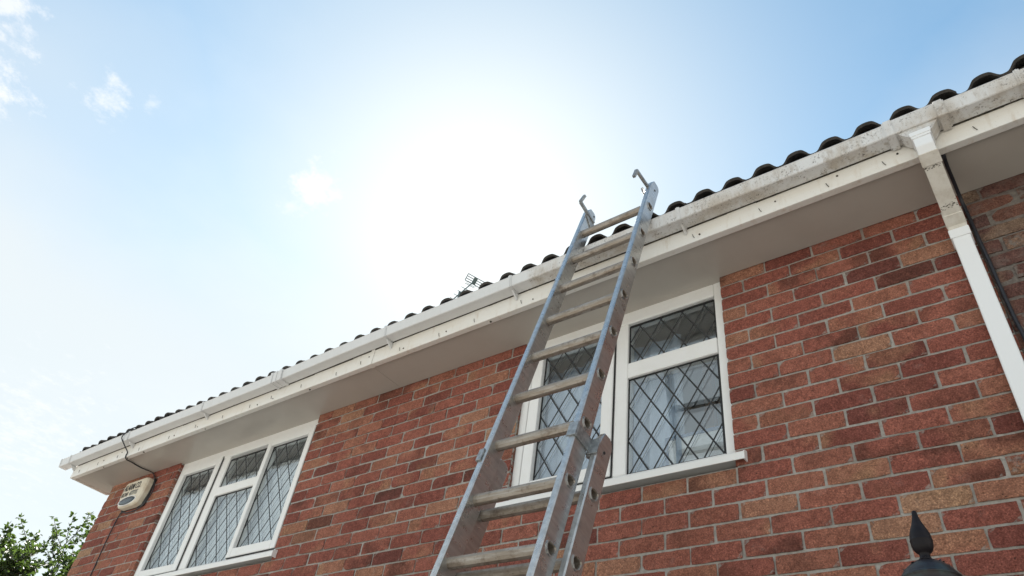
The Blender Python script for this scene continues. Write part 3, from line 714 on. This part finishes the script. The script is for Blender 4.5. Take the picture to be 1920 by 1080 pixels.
for zz in (-.62, -.28, .02): mb = MB(); mb.box(-.31, .30, .555, .85, zz-.025, zz+.01); shp(mb, 'shelf')
bx = tag(empty('storage_box', (-.25, .2, -.99)), 'white box with dark blue edges on the inside window ledge', 'box')
def bxp(mb, name, mat):
    o = mb.build(name, mat, bx, bevel=.002); o.matrix_parent_inverse = Matrix.Translation(bx.location).inverted(); return o
mb = MB(); mb.box(-.385, -.075, .16, .24, -.985, -.755); bxp(mb, 'body', 'white_card')
mb = MB(); mb.box(-.392, -.068, .152, .248, -.757, -.742); mb.box(-.083, -.068, .152, .16, -.985, -.757); mb.box(-.392, -.377, .152, .16, -.985, -.757); bxp(mb, 'edging', 'blue_trim')

# ------------------------------------------------------------------ ladder
LO = Vector((-.5556, -.4067, .2181)); lr = Vector((.99962, -.0197, -.0192)); lt = Vector((.0240, .2549, .9667)).normalized()
lr = (lr-lt*lr.dot(lt)).normalized(); ln_ = lr.cross(lt)
ladder = tag(empty('extension_ladder', LO-lt*4.55), 'grey aluminium extension ladder leaning against the gutter', 'ladder')
LM = Matrix(((lr.x, ln_.x, lt.x, LO.x), (lr.y, ln_.y, lt.y, LO.y), (lr.z, ln_.z, lt.z, LO.z), (0, 0, 0, 1)))   # local x = rung, y = out towards viewer, z = up the ladder
def lpart(mb, name, mat, bevel=0.):
    o = mb.build(name, mat, ladder, bevel=bevel); o.matrix_parent_inverse = Matrix.Translation(ladder.location).inverted(); o.matrix_basis = LM; return o
RP = [(.019, .012), (.013, .0165), (-.004, .0185), (-.016, .0175), (-.0205, .011), (-.019, 0), (-.014, -.012), (-.004, -.0175), (.006, -.0165), (.015, -.009), (.0195, .002)]
from mathutils.geometry import tessellate_polygon
def stile(x0, x1, d0, d1, t0, t1, cut, rungs, dc):
    # box stile with chamfered edges, a shaped head and a hole for every rung
    w = d1-d0
    def outline(e):
        top = [(d0+e, t1-cut*.9-e), (d0+w*.12+e*.7, t1-cut*.25-e), (d0+w*.35, t1-e), (d0+w*.72, t1-cut*.1-e), (d1-w*.06-e, t1-cut*1.4-e), (d1-e, t1-cut*2.2-e)]
        return [(d0+e, t0+e)]+top+[(d1-e, t0+e)]
    O, I = outline(0), outline(.0045); n = len(O); mb = MB()
    rings = [[(x0, p, q) for p, q in I], [(x0+.0045, p, q) for p, q in O], [(x1-.0045, p, q) for p, q in O], [(x1, p, q) for p, q in I]]
    vs = [v for r_ in rings for v in r_]
    mb.add(vs, [(i*n+k, i*n+(k+1) % n, (i+1)*n+(k+1) % n, (i+1)*n+k) for i in range(3) for k in range(n)])
    for x in (x0, x1):
        loops = [[Vector((p, q, 0)) for p, q in I]]+[[Vector((dc+d, tr_+t, 0)) for d, t in RP] for tr_ in rungs]
        flat = [v for l in loops for v in l]
        mb.add([(x, v.x, v.y) for v in flat], [tuple(t) for t in tessellate_polygon(loops)])
    return mb
FLB, BSB = -3.32, -4.55
FR = [-.25*i for i in range(14) if -.25*i > FLB+.05]; BR = [-1.742-.25*i for i in range(12) if -1.742-.25*i > BSB+.06]
lpart(stile(-.027, -.0, -.040, .040, FLB, .245, .03, FR, 0), 'stile', 'aluminium')
lpart(stile(.364, .391, -.040, .040, FLB, .245, .03, FR, 0), 'stile', 'aluminium')
lpart(stile(-.060, -.034, -.125, -.047, BSB, -1.485, .03, BR, -.086), 'stile', 'aluminium')
lpart(stile(.399, .425, -.125, -.047, BSB, -1.485, .03, BR, -.086), 'stile', 'aluminium')
def rung(x0, x1, tc_, dc):
    mb = MB(); n = len(RP)
    rings = [(x0-.0035, 1.22), (x0-.0005, 1.22), (x0-.0004, 1.0), (x1+.0004, 1.0), (x1+.0005, 1.22), (x1+.0035, 1.22), (x1+.0042, 1.05), (x1+.0005, .88), (x0-.0005, .88), (x0-.0042, 1.05)]
    vs = []
    for x, s in rings: vs += [(x, dc+d*s, tc_+t*s) for d, t in RP]
    fs = []
    for i in range(len(rings)):
        j = (i+1) % len(rings)
        for k in range(n): fs.append((i*n+k, j*n+k, j*n+(k+1) % n, i*n+(k+1) % n))
    mb.add(vs, fs); return mb
def rungpart(*a):
    o = lpart(rung(*a), 'rung', 'rung_aluminium'); o.data.materials.append(MATS['aluminium']); n = len(RP)
    for p in o.data.polygons:
        if p.index//n in (0, 1, 4, 5, 8, 9): p.material_index = 1
for tt in FR: rungpart(-.027, .391, tt, 0)
for tt in BR: rungpart(-.060, .425, tt, -.086)
def strip(pts, w, th):     # bent flat bar, pts as (x,d,t); width along x
    mb = MB(); n = len(pts)
    for a, b in zip(pts, pts[1:]):
        a, b = Vector(a), Vector(b); d = (b-a).normalized(); sx = Vector((1, 0, 0)); sx = (sx-d*d.x).normalized(); nn = d.cross(sx)*th/2; sx = sx*w/2
        v = [a-sx-nn, a+sx-nn, a+sx+nn, a-sx+nn, b-sx-nn, b+sx-nn, b+sx+nn, b-sx+nn]
        mb.add(v, [(0, 3, 2, 1), (4, 5, 6, 7), (0, 1, 5, 4), (1, 2, 6, 5), (2, 3, 7, 6), (3, 0, 4, 7)])
    return mb
# swing hooks at the head of the ladder
mb = strip([(.372, .004, .172), (.381, .156, .128), (.372, .150, .076)], .015, .015); mb.add(strip([(.355, .010, .12), (.355, .055, .135)], .006, .03).v, strip([(.355, .010, .12), (.355, .055, .135)], .006, .03).f)
lpart(mb, 'hook', 'zinc', .001)
mb = strip([(.006, -.030, .155), (.002, .110, .172), (.016, .110, .228)], .016, .015); mb.add(strip([(.004, -.035, .12), (.004, .02, .16)], .006, .05).v, strip([(.004, -.035, .12), (.004, .02, .16)], .006, .05).f)
lpart(mb, 'hook', 'zinc', .001)
mb = MB(); mb.tube([(.3905, -.005, .175), (.3925, -.005, .175)], .006, 10); mb.tube([(.424, -.085, -1.565), (.4275, -.085, -1.565)], .0055, 10); mb.tube([(-.0005, -.02, .215), (.002, -.02, .215)], .005, 10); lpart(mb, 'bolts', 'rubber')
# guide brackets that hold the two sections together
mb = MB(); mb.box(.358, .3955, .0402, .046, -1.588, -1.527); mb.box(.3912, .3965, -.044, .0402, -1.590, -1.535); mb.box(.3912, .430, -.0465, -.0412, -1.60, -1.535); mb.box(.384, .40, -.058, -.047, -1.605, -1.56)
lpart(mb, 'guide_bracket', 'zinc', .0015)
mb = MB(); mb.box(-.033, -.010, .0402, .047, -1.60, -1.545); mb.box(-.0325, -.0272, -.044, .0402, -1.60, -1.545); mb.box(-.064, -.0272, -.0465, -.0412, -1.60, -1.535)
lpart(mb, 'guide_bracket', 'zinc', .0015)
for x0, x1 in ((-.062, -.032), (.397, .427)):
    mb = MB(); mb.box(x0, x1, -.13, -.042, BSB-.02, BSB+.05); lpart(mb, 'foot', 'rubber', .004)

# ------------------------------------------------------------------ alarm box
AC = Vector((-5.235, 0, -.205))
alarm = tag(empty('alarm_box', AC), 'cream burglar alarm box with black lettering under the eaves', 'alarm box')
def apart(o):
    o.parent = alarm; o.matrix_parent_inverse = Matrix.Translation(alarm.location).inverted(); return o
def hexa(w, h, y0, y1, s=1.):
    k = [(-w*.80, -h), (-w*.55, -h*1.12), (w*.55, -h*1.12), (w*.80, -h), (w*.97, -h*.2), (w, h*.55), (w*.93, h*.9), (w*.8, h), (-w*.8, h), (-w*.93, h*.9), (-w, h*.55), (-w*.97, -h*.2)]
    mb = MB(); n = len(k)
    rings = [(y1, 1.0), (y0+.02, .985), (y0+.006, .93), (y0, .85)]
    vs = [(p*s_, y, q_*s_) for y, s_ in rings for p, q_ in k]
    fs = [(i*n+j, i*n+(j+1) % n, (i+1)*n+(j+1) % n, (i+1)*n+j) for i in range(3) for j in range(n)]+[tuple(3*n+j for j in range(n))]
    mb.add([(AC.x+a, b, AC.z+c) for a, b, c in vs], fs); return mb
apart(hexa(.190, .115, -.068, .006).build('cover', 'alarm_cream', None, bevel=.002))
bpm = MB(); bpm.box(AC.x-.165, AC.x+.198, -.012, .004, AC.z-.13, AC.z+.11); apart(bpm.build('back_plate', 'rubber', None, bevel=.004))
lens = MB(); pr = [(.128*math.cos(a*math.pi/12), .034*math.sin(a*math.pi/12)) for a in range(24)]
vs = [(AC.x-.01+p*s_, y, AC.z-.078+q_*s_) for y, s_ in ((-.066, 1.), (-.0725, .93), (-.0755, .7), (-.0765, .3)) for p, q_ in pr]; n = 24
lens.add(vs, [(i*n+j, i*n+(j+1) % n, (i+1)*n+(j+1) % n, (i+1)*n+j) for i in range(3) for j in range(n)]+[tuple(3*n+j for j in range(n))], None, True)
apart(lens.build('strobe_lens', 'alarm_lens', None))
rim = MB(); path = [(AC.x-.01+.134*math.cos(a*math.pi/16), -.067, AC.z-.078+.039*math.sin(a*math.pi/16)) for a in range(33)]; rim.tube(path, .004, 6); apart(rim.build('lens_rim', 'white_card', None))
def text(body, w, h, cx, cz, mat, y=-.0695):
    cu = bpy.data.curves.new('lettering', 'FONT'); cu.body = body; cu.extrude = .0007; cu.offset = .012; cu.align_x = 'CENTER'; cu.align_y = 'CENTER'; cu.size = 1.
    ob = bpy.data.objects.new('lettering', cu); COL.objects.link(ob)
    dg = bpy.context.evaluated_depsgraph_get(); me = bpy.data.meshes.new_from_object(ob.evaluated_get(dg)); bpy.data.objects.remove(ob)
    xs_ = [v.co.x for v in me.vertices]; zs_ = [v.co.y for v in me.vertices]
    mx, Mx, mz, Mz = min(xs_), max(xs_), min(zs_), max(zs_)
    for v in me.vertices:
        X = (v.co.x-(mx+Mx)/2)/(Mx-mx)*w; Z = (v.co.y-(mz+Mz)/2)/(Mz-mz)*h; v.co = (cx+X, y-v.co.z, cz+Z)
    me.materials.clear(); me.materials.append(MATS[mat])
    o = bpy.data.objects.new('lettering', me); COL.objects.link(o); apart(o)
text('ALARM CO.', .262, .058, AC.x-.018, AC.z+.052, 'alarm_print')
text('01344', .095, .042, AC.x-.095, AC.z-.012, 'alarm_print')
text('477715', .125, .042, AC.x+.040, AC.z-.012, 'faded_print')

# ------------------------------------------------------------------ cables
def smooth_path(P, k=6):
    P = [Vector(p) for p in P]; out = []
    for i in range(len(P)-1):
        p0, p1, p2, p3 = P[max(i-1, 0)], P[i], P[i+1], P[min(i+2, len(P)-1)]
        for j in range(k):
            t = j/k; out.append(.5*((2*p1)+(p2-p0)*t+(2*p0-5*p1+4*p2-p3)*t*t+(3*p1-p0-3*p2+p3)*t**3))
    out.append(P[-1]); return out
mb = MB(); mb.tube(smooth_path([(-5.02, -.33, .24), (-5.06, -.385, .185), (-5.10, -.40, .134), (-5.115, -.396, .104), (-5.09, -.355, .05), (-5.085, -.312, .012), (-5.09, -.308, -.018), (-5.11, -.285, -.034), (-5.15, -.213, -.020), (-5.165, -.122, -.019), (-5.14, -.03, -.022), (-5.10, -.014, -.05), (-5.02, -.014, -.13),
    (-4.985, -.013, -.24), (-5.06, -.013, -.345), (-5.25, -.013, -.365), (-5.345, -.013, -.345), (-5.385, -.013, -.38), (-5.388, -.012, -.58), (-5.36, -.012, -.88), (-5.345, -.012, -1.3), (-5.34, -.012, -2.2), (-5.33, -.012, -4.1)]), .0048, 7)
tag(mb.build('cable', 'cable_black'), 'thin black cable looping over the gutter and round the alarm box', 'cable')
mb = MB(); mb.tube(smooth_path([(1.075, -.255, .03), (1.072, -.262, -.018), (1.070, -.20, -.028), (1.072, -.10, -.036), (1.073, -.03, -.07), (1.075, -.014, -.14), (1.076, -.013, -.25), (1.079, -.012, -.40), (1.080, -.012, -.55), (1.083, -.012, -.70), (1.088, -.012, -.85), (1.09, -.012, -1.5), (1.09, -.012, -4.15)]), .0075, 8)
tag(mb.build('cable', 'cable_black'), 'thick black cable running down the wall beside the downpipe', 'cable')

# ------------------------------------------------------------------ television aerial on the chimney
AE = Vector((-5.10, 3.2, 4.751))
aer = tag(empty('television_aerial', (-5.1, 3.3, 3.4)), 'small television aerial with slotted reflector showing above the roof edge', 'aerial')
def aep(mb, name):
    o = mb.build(name, 'aerial_metal', aer); o.matrix_parent_inverse = Matrix.Translation(aer.location).inverted(); return o
view = (AE-CAM).normalized(); ax = (rt*.90-up*.43).normalized(); ax = (ax+Vector((0, .25, 0))).normalized(); az = (up*.92+rt*.12); az = (az-ax*az.dot(ax)).normalized()
pxm = (AE-CAM).dot(fw)/FPX
mb = MB(); hw, hh = 17*pxm, 6.8*pxm
def rod(a, b, r=.006): mb.tube([AE+ax*a[0]+az*a[1], AE+ax*b[0]+az*b[1]], r, 6)
for k in range(4): z = -hh+2*hh*k/3; rod((-hw, z), (hw, z))
for xx in (-hw, hw): rod((xx, -hh), (xx, hh))
mb.add([AE+ax*a+az*b for a, b in ((-.03, -hh), (.03, -hh), (.03, hh), (-.03, hh))]+[AE+ax*a+az*b+ax.cross(az)*.006 for a, b in ((-.03, -hh), (.03, -hh), (.03, hh), (-.03, hh))], [(0, 1, 2, 3), (7, 6, 5, 4), (0, 4, 5, 1), (1, 5, 6, 2), (2, 6, 7, 3), (3, 7, 4, 0)])
aep(mb, 'reflector')
boom = (-rt*.62-up*.55-fw*.5).normalized()
mb = MB(); mb.tube([AE, AE+boom*.9], .010, 6); aep(mb, 'boom')
for k in range(9):
    c = AE+boom*(.12+.09*k); mb = MB(); mb.tube([c-ax*(.075-.004*k), c+ax*(.075-.004*k)], .0045, 5); aep(mb, 'element')
c = AE+boom*.08; mb = MB(); mb.tube([c-ax*.07+az*.015, c+ax*.07+az*.015, c+ax*.075, c+ax*.07-az*.015, c-ax*.07-az*.015, c-ax*.075, c-ax*.07+az*.015], .004, 6); aep(mb, 'dipole')
mb = MB(); c = AE+boom*.35; mb.tube([c+Vector((0, 0, .05)), (c.x, c.y, 3.9), (-5.1, 3.5, 3.3)], .016, 8); aep(mb, 'mast')

# ------------------------------------------------------------------ lantern post in front of the wall
fd = (rt*((1713-960)/FPX)+up*(-(958-540)/FPX)+fw).normalized()
FT = CAM+fd*1.42      # tip of the finial
k = 1.42*fd.dot(fw)/FPX/1.0
lamp = tag(empty('lantern_post', (FT.x, FT.y, GZ)), 'dark bronze lantern with pointed flame finial in front of the brick wall', 'lantern')
def lp(mb, name, mat='bronze', bevel=0.):
    o = mb.build(name, mat, lamp, bevel=bevel); o.matrix_parent_inverse = Matrix.Translation(lamp.location).inverted(); return o
cx_, cy_ = FT.x, FT.y
LZ = .70
prof = [(.0, .000), (.0035, -.0005), (.0052, -.003), (.0060, -.012), (.0085, -.024), (.0125, -.036), (.0168, -.047), (.0200, -.057), (.0214, -.066), (.0217, -.071), (.0224, -.0725), (.0224, -.0745), (.0217, -.076), (.0215, -.083), (.0200, -.091), (.0165, -.098), (.0120, -.102), (.0105, -.104), (.0105, -.112), (.0118, -.1135), (.0118, -.1165), (.0112, -.118)]
lp(MB().lathe([(r*.75, z*LZ) for r, z in prof], (cx_, cy_, FT.z), 32), 'finial', 'dark_bronze')
prof = [(.0105, -.1165), (.016, -.119), (.030, -.128), (.044, -.142), (.0525, -.156), (.054, -.160), (.0565, -.161), (.0565, -.1645), (.0535, -.166), (.060, -.185), (.072, -.212), (.095, -.245), (.125, -.262), (.128, -.275), (.12, -.275), (.0, -.262)]
lp(MB().lathe([(r*.80, z*LZ) for r, z in prof], (cx_, cy_, FT.z), 36), 'cap')
for a in range(6):
    t0 = a*math.pi/3; mb = MB(); mb.tube([(cx_+.112*math.cos(t0), cy_+.112*math.sin(t0), FT.z-.19), (cx_+.075*math.cos(t0), cy_+.075*math.sin(t0), FT.z-.56)], .006, 6); lp(mb, 'glazing_bar')
    t1 = t0+math.pi/3; g1 = MB(); g1.add([(cx_+.11*math.cos(t0), cy_+.11*math.sin(t0), FT.z-.192), (cx_+.11*math.cos(t1), cy_+.11*math.sin(t1), FT.z-.192), (cx_+.074*math.cos(t1), cy_+.074*math.sin(t1), FT.z-.558), (cx_+.074*math.cos(t0), cy_+.074*math.sin(t0), FT.z-.558)], [(0, 1, 2, 3)]); lp(g1, 'lantern_pane', 'glass')
lp(MB().lathe([(.0, -.55), (.085, -.555), (.088, -.575), (.06, -.60), (.035, -.66), (.028, -.72), (.03, GZ-FT.z+.9), (.05, GZ-FT.z+.85), (.055, GZ-FT.z+.1), (.09, GZ-FT.z+.06), (.09, GZ-FT.z)], (cx_, cy_, FT.z), 20), 'post')
# flaking paint and cobweb tufts on the shoulder of the cap
rf = random.Random(6); mb = MB()
for i in range(26):
    a = rf.uniform(0, 6.28); r = rf.uniform(.02, .05)*.8; z = -.1165-.045*((r/.8-.0105)/.043)**1.6; c = Vector((cx_+r*math.cos(a), cy_+r*math.sin(a), FT.z+z*LZ+.0015)); s = rf.uniform(.0015, .0042)
    d1 = Vector((rf.uniform(-1, 1), rf.uniform(-1, 1), rf.uniform(0, 1))).normalized()*s; d2 = Vector((rf.uniform(-1, 1), rf.uniform(-1, 1), rf.uniform(-.2, .6))).normalized()*s
    mb.add([c-d1, c+d2, c+d1, c-d2*.6], [(0, 1, 2, 3)])
o = lp(mb, 'flakes'); o['kind'] = 'stuff'

# ------------------------------------------------------------------ tree beyond the gable
tree = tag(empty('broadleaf_tree', (-10.3, 1.0, GZ)), 'leafy green tree beyond the left end of the house', 'tree')
rtree = random.Random(21)
TB = Vector((-10.3, 1.0, GZ)); CC = Vector((-10.25, .75, -1.15))
wood = MB(); leaves = MB()
def leaf(p, d, s):
    d = d.normalized(); sd = d.orthogonal().normalized(); sd.rotate(Matrix.Rotation(rtree.uniform(0, 6.28), 3, d)); nn = d.cross(sd)
    t = rtree.random(); c = (t, t, t)
    v = [p, p+d*s*.45+sd*s*.30+nn*s*.05, p+d*s+nn*s*rtree.uniform(-.15, .1), p+d*s*.45-sd*s*.30+nn*s*.05]
    leaves.add(v, [(0, 1, 2), (0, 2, 3)], c)
def twig(p, d, ln, r, lvl):
    pts = [p]; q = p.copy(); dd = d.normalized(); n = 5
    for i in range(n):
        dd = (dd+Vector((rtree.gauss(0, .16), rtree.gauss(0, .16), rtree.gauss(.03, .12)))).normalized(); q = q+dd*ln/n; pts.append(q.copy())
    wood.tube(pts, [r*(1-.6*i/n) for i in range(n+1)], 5 if lvl > 1 else 8)
    if lvl >= 3:
        for i in range(1, n+1):
            for _ in range(rtree.randint(6, 9)):
                ld = (dd*.5+Vector((rtree.gauss(0, .8), rtree.gauss(0, .8), rtree.gauss(-.25, .6)))).normalized()
                leaf(pts[i]+ld*.01, ld, rtree.uniform(.045, .085))
        return
    nb = (6, 6, 6)[lvl]
    for k in range(nb):
        t = .30+.70*(k+rtree.random())/nb; i = min(n-1, int(t*n)); f = t*n-i; base = pts[i].lerp(pts[i+1], min(1, f))
        az_ = rtree.uniform(0, 6.28); side = dd.orthogonal().normalized(); side.rotate(Matrix.Rotation(az_, 3, dd))
        nd = (dd*rtree.uniform(.45, .9)+side*rtree.uniform(.6, 1.0)+Vector((0, 0, .12))).normalized()
        twig(base, nd, ln*rtree.uniform(.45, .66), r*.48, lvl+1)
trunk = MB(); trunk.tube([TB, TB+Vector((.05, .03, .6)), TB+Vector((.02, -.02, 1.1)), TB+Vector((.1, 0, 1.65))], [.19, .15, .13, .11], 12)
for k in range(13):
    a = k*2.4+.4; el = .55+.5*(k % 3)/2; d = Vector((math.cos(a)*math.cos(el), math.sin(a)*math.cos(el), math.sin(el)+.15))
    twig(TB+Vector((.06, .05, .84+.095*k)), d, 2.25 if k % 2 else 2.0, .055, 0)
twig(TB+Vector((.1, 0, 1.35)), Vector((.12, .02, 1)), 2.1, .07, 0)
def tp(mb, name, mat, col=False):
    o = mb.build(name, mat, tree, col); o.matrix_parent_inverse = Matrix.Translation(tree.location).inverted(); return o
tp(trunk, 'trunk', 'bark'); tp(wood, 'branches', 'bark'); tp(leaves, 'crown', 'leaf', True)
print('bricks', len(cells), 'leaf faces', len(leaves.f))
